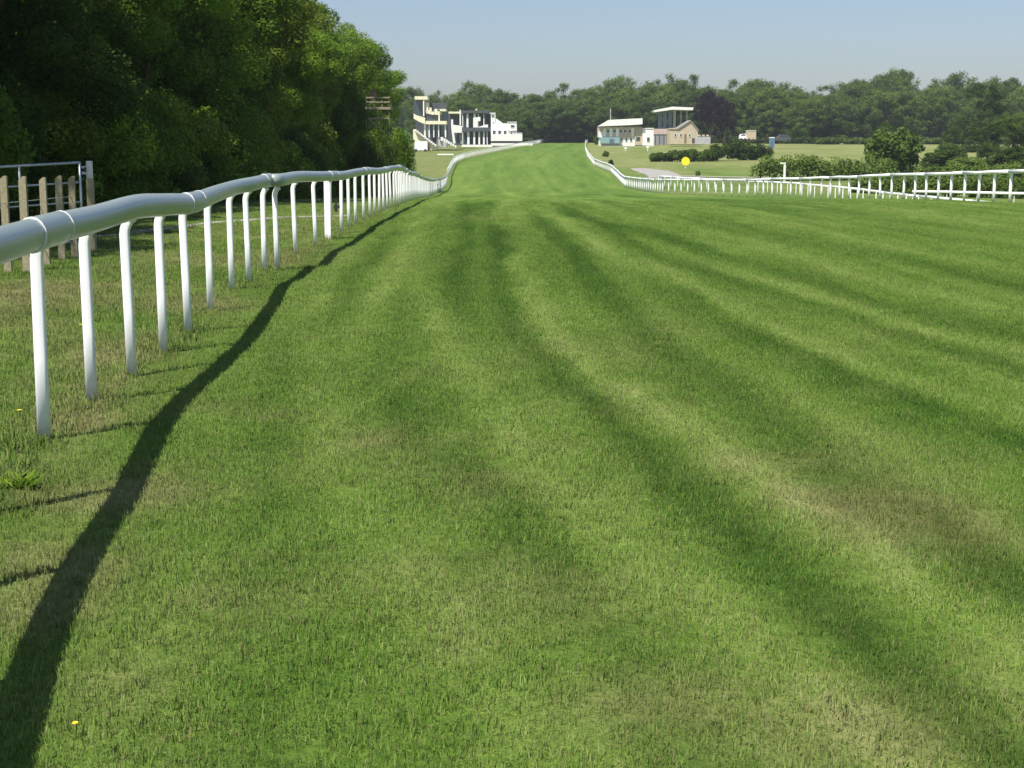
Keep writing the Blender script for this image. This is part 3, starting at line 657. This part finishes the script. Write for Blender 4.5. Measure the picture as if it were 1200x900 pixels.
def hedge(label, ends, width, leaf, mat, seed, per=90, name='hedge'):
    """ends: list of (px, top py, distance)"""
    r = random.Random(seed); P = []
    for px, py, d in ends:
        x, z = U(px, py, d); P.append((x, d, z-zf(x, d)))
    c = []; rd = []
    for (xa, ya, ha), (xb, yb, hb) in zip(P, P[1:]):
        l = math.hypot(xb-xa, yb-ya); h_ = (ha+hb)/2; cr_ = min(width/2, h_/2)*.62; n = int(l/cr_*max(2, h_/cr_*1.3)*1.5)
        for q in range(n):
            t = r.random(); h = ha+(hb-ha)*t; s = r.uniform(-.5, .5)*(width-cr_*1.5); x = xa+(xb-xa)*t; y = ya+(yb-ya)*t+s
            zz = r.uniform(.25, 1)*(h*(.93+.12*float(fn(x*.5, y*.5, seed)))-cr_*.8); c.append((x, y, zf(x, y)+max(cr_*.4, zz))); rd.append(cr_*r.uniform(.8, 1.15))
    x0, y0 = P[0][0], P[0][1]; z0 = zf(x0, y0)
    c = [(a-x0, b-y0, e-z0) for a, b, e in c]
    me = leafmesh('hedge', c, rd, per, leaf, seed, up=.5); me.materials.append(M[mat])
    o = link(name, me, None, None, (x0, y0, z0)); return meta(o, label, 'hedge', 'hedges across the fields')
hedge('clipped hedge crossing the field behind the yellow sign', [(764,178,292),(800,174,292),(838,171,294)], 4, .26, 'leafd', 1)
hedge('taller field hedge below the copper beech and parked horsebox', [(836,164,300),(870,163,302),(903,166,305)], 4, .26, 'leafd', 2)
hedge('thick leafy hedge left of the big round bush', [(886,180,196),(930,177,196),(985,179,197),(1050,181,198)], 5, .20, 'leaff', 3)
hedge('low bramble hedge right of the big round bush', [(1075,192,190),(1120,190,185),(1215,186,178)], 5, .20, 'leaff', 4)
hedge('dark shaggy hedge line just beyond the right rail', [(1000,206,150),(1060,204,142),(1130,203,134),(1225,200,128)], 3, .14, 'leaff', 5)
hedge('straggling hedge under the distant trees at far right', [(960,160,500),(1080,160,500),(1210,158,500)], 5, .4, 'leaff', 6)
hedge('rough dark hedge along the foot of the distant wood', [(505,160,525),(600,158,570),(700,160,570),(880,159,520),(970,160,510)], 5, .45, 'leafd', 7)

# ------------------------------------------------------------------ buildings, laid out at their own distances
class Site:
    def __init__(s, name, label, cat, px, D, tilt=0):
        s.D = D; x, _ = U(px, 170, D); s.root = thing(name, label, cat, (x, D, zf(x, D)))
    def xz(s, px, py): return U(px, py, s.D)
    def box(s, part, mat, x0, y0, x1, y1, off=0, depth=6, label=None, parent=None):
        a, zt_ = s.xz(x0, y0); b, zb = s.xz(x1, y1)
        o = MB().box(a, b, s.D+off, s.D+off+depth, zb, zt_).build(part, M[mat], s.root)
        if label: o['label'] = label
        return o
    def poly(s, part, mat, pts, off=0, depth=6, label=None):
        o = MB().prism([s.xz(*p) for p in reversed(pts)], s.D+off, s.D+off+depth).build(part, M[mat], s.root)
        if label: o['label'] = label
        return o
    def window(s, x0, y0, x1, y1, off=-.06, mat='glass', frame='white'):
        a, zt_ = s.xz(x0, y0); b, zb = s.xz(x1, y1); t = .09; y = s.D+off
        m = MB(); m.box(a-t, b+t, y-.06, y+.1, zb-t, zb).box(a-t, b+t, y-.06, y+.1, zt_, zt_+t).box(a-t, a, y-.06, y+.1, zb, zt_).box(b, b+t, y-.06, y+.1, zb, zt_)
        f = m.build('window', M[frame], s.root)
        m = MB(); m.box(a, b, y+.0, y+.04, zb, zt_); L0 = s.root.location; m.v = [(p-L0.x, q-L0.y, r-L0.z) for p, q, r in m.v]
        link('pane', m.me('pane'), M[mat], f)
# 1 cream terraced stand with glazed upper deck
g1 = Site('grandstand', 'tall cream grandstand with sloping terrace beside the end of the wood', 'grandstand', 506, 400)
g1.box('back_wall', 'dark', 484, 119, 522, 172, 9, 1)
g1.box('roof', 'cream', 486, 112.8, 501, 116.6, 0, 10); g1.box('column', 'white', 495.6, 116.8, 497.2, 136, .2, .5)
g1.box('wall', 'cream', 498.2, 120, 501.6, 132, 1, 6); g1.box('glazing', 'glass', 484, 117, 495.4, 134.5, 2.5, .2)
g1.poly('balcony_front', 'cream', [(485,133),(488,135),(498.4,138),(498.4,145.6),(492,143),(485,139)], -1.2, .6)
g1.poly('stepped_wall', 'cream', [(499.5,128),(503,129.5),(503,126),(505.5,126),(505.5,130.5),(509,131),(509,127.5),(512,127.5),(512,130),(517,131),(517,134.3),(506,134.3),(499.5,132.5)], .5, 3)
g1.box('roof', 'cream', 513.5, 127.8, 522.6, 130.2, 0, 9)
g1.box('glazing', 'glass', 498.6, 134.6, 513.4, 141.6, 1.2, .15); g1.box('glazing', 'blueglass', 515.6, 131, 523, 141, 2.5, .15)
for x in (500.5,503,505.5,508,510.5): g1.box('mullion', 'slate', x, 134.8, x+.35, 141.4, 1.0, .15)
g1.box('column', 'cream', 513.6, 128.2, 515.4, 142, 0, .8); g1.box('balcony_front', 'cream', 498.6, 141.8, 523.5, 145.6, -1, 7)
for x, w in ((496.9,2.0),(502.3,1.4),(507.8,1.2),(513.4,1.3),(521.2,1.7)): g1.box('column', 'cream' if x < 500 else 'white', x, 145.8, x+w, 161, -.2, .6)
for k in range(4): g1.box('window', 'blueglass', 499.2+k*5.6, 147, 502+k*5.6, 159.5, 3.2, .2)
g1.poly('terrace_wall', 'cream', [(485,151.5),(488,153),(513,172),(513,176),(500,176),(485,163)], -3, 3)
for k in range(11):
    x0 = 487+k*2.3; y0 = 151.7+k*1.74
    g1.box('terrace_step', 'white', x0, y0, x0+2.2, y0+2.2, -4.2, 1.1)
g1.poly('side_wall', 'grey', [(510,171),(512,160),(523,162),(523,173)], 1, 4)
for k in range(7): g1.box('stair', 'white', 517.6+k*2.5, 160.8+k*1.55, 520.3+k*2.5, 165+k*1.3, -5+.2*k, 2)
for k in range(6): g1.box('baluster', 'white', 500+k*4, 128.6+(k > 2)*-1, 500.35+k*4, 134.2-(k > 2)*3, .3, .1)
# 2 small open stand
g2 = Site('grandstand', 'narrow open stand with flat cream roof between the cream and dark stands', 'grandstand', 532, 430)
g2.box('back_wall', 'dark', 523.5, 133, 541, 170, 6, 1); g2.box('roof', 'cream', 525.5, 130.8, 540.5, 133, 0, 7)
g2.box('column', 'white', 538.6, 128.8, 540.2, 146.5, -.3, .5); g2.box('column', 'white', 528.8, 140, 531, 150, -.2, .6)
g2.poly('balcony_front', 'white', [(528.6,146),(541.5,147.5),(541.5,155.6),(532,155.6)], -1.4, .8)
g2.poly('raking_wall', 'white', [(529,150),(531.4,150),(534,168),(531.2,168)], -1, .6); g2.box('window', 'glass', 534.5, 158, 540, 168, 2, .2); g2.box('column', 'grey', 539.8, 156, 541, 169, -.2, .4)
# 3 dark glazed stand with white columns
g3 = Site('grandstand', 'dark glazed grandstand with white columns in the middle of the row', 'grandstand', 557, 455)
g3.box('back_wall', 'dark', 541.5, 133, 575, 171, 5, 1); g3.box('roof', 'roofdark', 541, 129.4, 573.5, 132.6, -1, 8); g3.box('roof_vent', 'cream', 557, 127.4, 559, 129.2, 2, 1)
for x, w in ((541.8,.9),(546.6,2.4),(555,2.4),(560,1.1),(566.5,1)): g3.box('column', 'white', x, 133, x+w, 149.2, -.2, .5)
g3.box('balcony_front', 'roofdark', 541.5, 149.6, 575, 154, -1.2, 5)
g3.poly('white_screen', 'white', [(554.5,138),(563,137),(563,142),(560,142),(560,149),(569,146),(572,146),(572,149.4),(554.5,149.4)], -.6, .3)
for x, w in ((541.8,.9),(547.6,2.6),(554.6,2.3),(560.6,2),(566,2),(570.4,1)): g3.box('column', 'white', x, 154.3, x+w, 169.4, -.3, .5)
for k in range(5): g3.box('window', 'glass', 543.2+k*5.8, 155, 546.6+k*5.8, 168.5, 2.2, .2)
for k in range(5): g3.box('window', 'glass', 543.2+k*5.8, 135, 546.6+k*5.8, 148.5, 2.4, .2)
g3.box('base_wall', 'white', 541, 169.6, 577, 173, -1.4, .5)
# 4 white stepped building
g4 = Site('grandstand', 'white stepped building with row of dark windows at the end of the stands', 'grandstand', 590, 480)
g4.box('upper_block', 'white', 570.2, 133, 580.5, 149, 1, 6); g4.box('middle_block', 'white', 575, 144.5, 606, 158, .4, 7); g4.poly('stair_slope', 'white', [(580.5,138),(590,145),(580.5,145)], 1.3, 4)
g4.box('tower_block', 'white', 594.5, 143.5, 605.5, 153, -.3, 6); g4.box('balcony_front', 'white', 571.5, 157.6, 612, 165.2, -1.6, 7); g4.box('lower_block', 'grey', 600, 155.5, 612, 164, -1.0, 5)
g4.box('undercroft', 'dark', 574, 165.4, 610, 167.6, -1.0, 4); g4.box('base_wall', 'white', 566, 167.8, 624, 171.5, -2, .6)
g4.window(571.6,134.6,574.4,137.2,.94); g4.window(576.2,134.6,579,137.2,.94); g4.window(598.6,146.6,602.8,149.4,-.36)
for x in (573.2,577.6): g4.window(x,143,x+1.6,146.5,.9)
for x in (577.4,583.8,590.2): g4.window(x,153,x+3.4,157.3,.3)
g4.window(598.2,153.4,600,157.3,-.4); g4.box('parapet', 'white', 570, 132, 580.8, 133, .8, 6.4); g4.box('parapet', 'white', 594.2, 142.7, 605.8, 143.4, -.5, 6.4)
# 5 white roofed stand on the right
a5 = Site('pavilion', 'two storey pavilion with white roof and teal ground floor awning', 'building', 726, 470)
a5.poly('roof', 'white', [(701,148.2),(714,140.6),(752.3,138.7),(752.3,145.6),(740,146.6)], -2, 9)
a5.box('wall', 'pink', 701.5, 148.6, 752, 160.4, 0, 8); a5.box('wall', 'white', 701.2, 154, 706.5, 161, -.15, .1); a5.box('wall', 'brick', 744, 150, 752.3, 170, -.2, 8)
for x in (711,718.5,726,731,736.5): a5.window(x,152.2,x+3,155.4,-.06)
for x in (707,714.5,722,740): a5.box('panel', 'white', x, 150, x+3, 160, -.12, .1)
a5.box('ground_floor', 'white', 703, 160.6, 744, 171, .3, 7); a5.box('awning', 'teal', 703.4, 160.8, 726, 168, -1.2, 1.3); a5.box('shutter', 'blueglass', 714, 163, 719, 168.5, -1.3, .08)
for x in (727.5,733,738.5): a5.window(x,161.8,x+2.2,166,.24)
a5.box('window', 'glass', 745.5, 160.5, 750, 165, -.3, .08)
m = MB(); p = a5.xz(716, 141); q = a5.xz(716, 127); m.tube([(p[0], 472, p[1]), (q[0], 472, q[1])], .12, 6); m.build('mast', M['grey'], a5.root)
a5.box('terrace_wall', 'white', 706, 171.2, 753, 173.4, -4, .5)
b5 = Site('kiosk', 'plain white box shaped kiosk right of the white roofed pavilion', 'building', 758, 470)
b5.box('wall', 'white', 752.8, 151, 765.5, 170.5, -.6, 6); b5.box('roof', 'white', 752.6, 150, 766, 150.9, -.8, 6.6); b5.box('terrace_wall', 'white', 756, 170.8, 766, 172.6, -3.5, .5); b5.window(758,161,761,166,-.66)
c5 = Site('viewing_stand', 'covered viewing stand with thin white canopy on tall columns', 'grandstand', 788, 490)
c5.poly('canopy', 'white', [(764.6,129.6),(766,131.6),(787,128.6),(811,129.2),(812,126.2),(787,125.2)], -2, 9)
for x in (772,778,784): c5.box('screen', 'blueglass', x, 130.6, x+4, 151, 2, .1)
c5.box('column', 'grey', 789.8, 129, 792.2, 152, 1, .7)
for x in (798,805): c5.box('column', 'grey', x, 129.4, x+.7, 151, 1, .4)
c5.box('wall', 'grey', 765.8, 157.5, 785, 170, -.5, 5); c5.box('balcony_front', 'pink', 765.8, 151, 785, 157.3, -.8, 3)
for k in range(7): c5.box('fin', 'slate' if k % 2 else 'blueglass', 767+k*2.5, 158.5, 768.2+k*2.5, 169.8, -.75, .2)
h5 = Site('brick_house', 'tan brick house with gable end and small windows', 'house', 805, 460)
h5.poly('wall', 'brick', [(785,151.5),(794.5,151),(808.8,142),(818,153),(818,169),(785,169)], 0, 8)
h5.poly('roof', 'slate', [(793,150.6),(808.9,140.6),(808.9,142),(794.4,151.4)], -.4, 9); h5.poly('roof', 'slate', [(808.9,140.6),(819,152.6),(818.2,153.6),(808.9,142)], -.4, 9)
h5.box('roof', 'tan', 784.6, 150, 794.5, 151.4, -.3, 8)
for x in (790.4,796.8,807): h5.window(x,157,x+2,160,-.06)
h5.box('door', 'rust', 802, 157, 804.2, 167.5, -.1, .1); h5.box('window', 'dark', 811, 162, 814, 167.5, -.1, .1)
f5 = Site('board_fence', 'pale grey board fence right of the brick house', 'fence', 824, 455)
for k in range(12): f5.box('board', 'grey', 815.5+k*1.42, 160+(k % 3)*.25, 816.8+k*1.42, 169, 0, .08)
for k in range(3): f5.box('panel', 'pink', 818+k*5, 157.8, 821+k*5, 159.6, .3, .5)
# small things around the stands
v1 = Site('van', 'white box van parked below the cream grandstand', 'van', 493, 385)
v1.box('body', 'skin', 486, 165.5, 501, 176, 0, 2.4); v1.box('cab', 'skin', 484.6, 169.5, 485.9, 176, .1, 2.2)
for x in (486.8, 497.6):
    a, z = v1.xz(x+.8, 176.3); MB().tube([(a, 384.95, z), (a, 385.4, z)], .38, 10).build('wheel', M['black'], v1.root)
v1.box('door', 'rust', 501.1, 167, 504, 176.5, .6, 1.4)
r1 = Site('low_barrier', 'low white barrier on the rough grass before the stands', 'barrier', 522, 345)
r1.box('board', 'skin', 512.5, 180.2, 531.5, 181.6, 0, .1)
for x in (513, 519, 525, 530.6): r1.box('post', 'skin', x, 181.7, x+.4, 183.4, 0, .1)
s1 = Site('sign', 'round yellow sign on short post in the field', 'sign', 803, 250)
x, z = s1.xz(803.5, 189); m = MB(); m.tube([(x, 250, z), (x, 250.1, z)], .72, 28); m.build('sign_face', M['yellow'], s1.root); m = MB(); z0 = zf(x, 250); m.box(x-.12, x+.12, 250.12, 250.3, z0-.2, z+.2).build('post', M['cream'], s1.root)
for (px, pt, pb, lab) in [(733,172.5,177,'small white marker board left of the two before the pavilion'),(759,171.5,176,'small white marker board right of the two before the kiosk')]:
    q = Site('marker_board', lab, 'sign', px, 395); q.box('board', 'white', px-1.8, pt, px+1.8, pt+1.6, 0, .06); q.box('post', 'white', px-.35, pt+1.7, px+.35, 177.6, 0, .1)
p1 = Site('marker_post', 'white T shaped marker post in front of the leafy hedge', 'post', 919, 185)
p1.box('post', 'white', 918.6, 191, 920.4, 212, 0, .18); p1.box('cross_piece', 'white', 914.5, 190.4, 920.6, 192.0, -.04, .12)
b1 = Site('portable_cabin', 'upright blue cabin beyond the field hedge', 'cabin', 905, 430)
b1.box('body', 'blue', 902.6, 162, 907.5, 173.5, 0, 1.6); b1.box('roof', 'white', 902.2, 160.8, 907.8, 161.9, -.1, 1.8); b1.box('door', 'blueglass', 903.2, 163.5, 906.2, 173, -.06, .05)
b2 = Site('horsebox', 'tan horsebox parked above the field hedge', 'vehicle', 880, 430)
b2.box('body', 'tan', 875.5, 153.6, 886, 163.5, 0, 2.4); b2.box('ramp', 'brick', 883.5, 156.5, 885.6, 163.3, -.08, .07); b2.box('roof', 'white', 875.3, 152.9, 886.2, 153.5, -.1, 2.6)
for x in (877, 882.5):
    a, z = b2.xz(x+.8, 164); MB().tube([(a, 429.95, z), (a, 430.4, z)], .45, 10).build('wheel', M['black'], b2.root)
b3 = Site('parked_car', 'white car parked left of the tan horsebox', 'car', 871, 430)
b3.poly('body', 'skin', [(867,159.5),(868.6,157),(873.6,156.6),(875,159),(875.2,162.8),(866.8,162.8)], 0, 1.8); b3.poly('window', 'glass', [(868.2,159),(869.2,157.5),(873,157.3),(873.8,159)], -.04, .03)
for x in (868, 872.6):
    a, z = b3.xz(x+.6, 163); MB().tube([(a, 429.95, z), (a, 430.3, z)], .33, 10).build('wheel', M['black'], b3.root)
b4 = Site('parked_car', 'dark car parked right of the blue cabin', 'car', 917, 430)
b4.poly('body', 'roofdark', [(910,162.5),(912,160),(915,157.5),(922,157.8),(926.5,161),(926.8,164.8),(910,164.8)], 0, 1.8); b4.poly('window', 'glass', [(913,160.2),(915.5,158.3),(921.6,158.5),(924,160.6)], -.04, .03)
for x in (911.5, 922.5):
    a, z = b4.xz(x+1, 165); MB().tube([(a, 429.95, z), (a, 430.3, z)], .36, 10).build('wheel', M['black'], b4.root)
# wooden viewing tower in front of the wood
tw = Site('viewing_tower', 'wooden camera tower with railed platform against the wood', 'tower', 442, 113)
for x in (429, 455.5):
    for o_ in (0, 1.9): tw.box('leg', 'wood', x, 112 if o_ == 0 else 118, x+1.5, 196, o_, .12)
tw.box('platform', 'wood', 428, 125.5, 457.5, 128.3, -.1, 2.3)
for y in (113.6, 118.8): tw.box('guard_rail', 'wood', 429, y, 457, y+1.5, -.05, .05)
for x in (438, 447): tw.box('guard_post', 'wood', x, 113.4, x+1, 125.4, .02, .05)
tw.poly('brace', 'wood', [(431,140),(432.5,139),(455,158),(453.5,159.4)], .15, .06); tw.poly('brace', 'wood', [(453.5,129),(455,130),(432.5,150),(431,149)], .25, .06)
tw.box('lookout_box', 'rust', 432.5, 104.5, 438, 119, .9, .7); tw.box('shelf', 'wood', 431, 138, 456, 139.6, .1, 1.6)
# ------------------------------------------------------------------ small plants in the foreground
def dandelion(px, py, lab, s=1):
    x, y = G(px, py); z = zf(x, y); t = thing('dandelion', lab, 'flower', (x, y, z)); 
    m = MB(); m.tube([(x, y, z-.01), (x+.004, y, z+.045)], .0015, 5); m.build('stem', M['leafy'], t)
    v = []; f = []
    for k in range(14):
        a = k*.4488; r = .013*s; b = len(v); v += [(0,0,.045), (r*.8*math.cos(a-.2), r*.8*math.sin(a-.2), .05), (r*math.cos(a), r*math.sin(a), .047), (r*.8*math.cos(a+.2), r*.8*math.sin(a+.2), .05)]; f.append((b,b+1,b+2,b+3))
    link('flower_head', mesh('flower_head', v, f), M['flower'], t)
dandelion(89, 867, 'single yellow dandelion in the turf at bottom left beside the shadow', .8)
dandelion(23, 489, 'yellow dandelion in the verge left of the nearest post', 1.4)
dandelion(95, 386, 'yellow dandelion in the verge between the first two posts', 1.5)
x, y = G(20, 572); z = zf(x, y)
v = []; f = []; r = random.Random(5)
for k in range(46):
    a = r.uniform(0, 6.28); l = r.uniform(.06, .13); w = r.uniform(.008, .016); e = r.uniform(.25, 1.1); b = len(v)
    cx, cy = r.uniform(-.05,.05), r.uniform(-.05,.05); dx, dy = math.cos(a), math.sin(a)
    v += [(cx, cy, 0), (cx+dx*l*.5-dy*w, cy+dy*l*.5+dx*w, l*.5*math.sin(e)), (cx+dx*l, cy+dy*l, l*.8*math.sin(e)), (cx+dx*l*.5+dy*w, cy+dy*l*.5-dx*w, l*.5*math.sin(e))]; f.append((b,b+1,b+2,b+3))
wm = mesh('weed', v, f); wm.attributes.new('rnd', 'FLOAT', 'POINT').data.foreach_set('value', np.random.default_rng(1).uniform(.3, .9, len(v)).astype(np.float32))
meta(link('weed', wm, M['leaf'], None, (x, y, z)), 'dark green leafy weed in the verge left of the rail shadow', 'plant')

# ------------------------------------------------------------------ summer haze
hz = bpy.data.materials.new('haze'); hz.use_nodes = True; t = hz.node_tree
for n_ in list(t.nodes): t.nodes.remove(n_)
ho = t.nodes.new('ShaderNodeOutputMaterial'); pv = t.nodes.new('ShaderNodeVolumePrincipled')
pv.inputs['Color'].default_value = (.95, .98, 1.0, 1); pv.inputs['Density'].default_value = HAZE; pv.inputs['Anisotropy'].default_value = .3
t.links.new(pv.outputs[0], ho.inputs['Volume'])
h = MB().box(-2900, 2900, -60, 4700, -4, 50); ho_ = link('haze', h.me('haze'), hz); ho_['kind'] = 'stuff'; ho_['label'] = 'thin pale summer haze in the air over the racecourse'
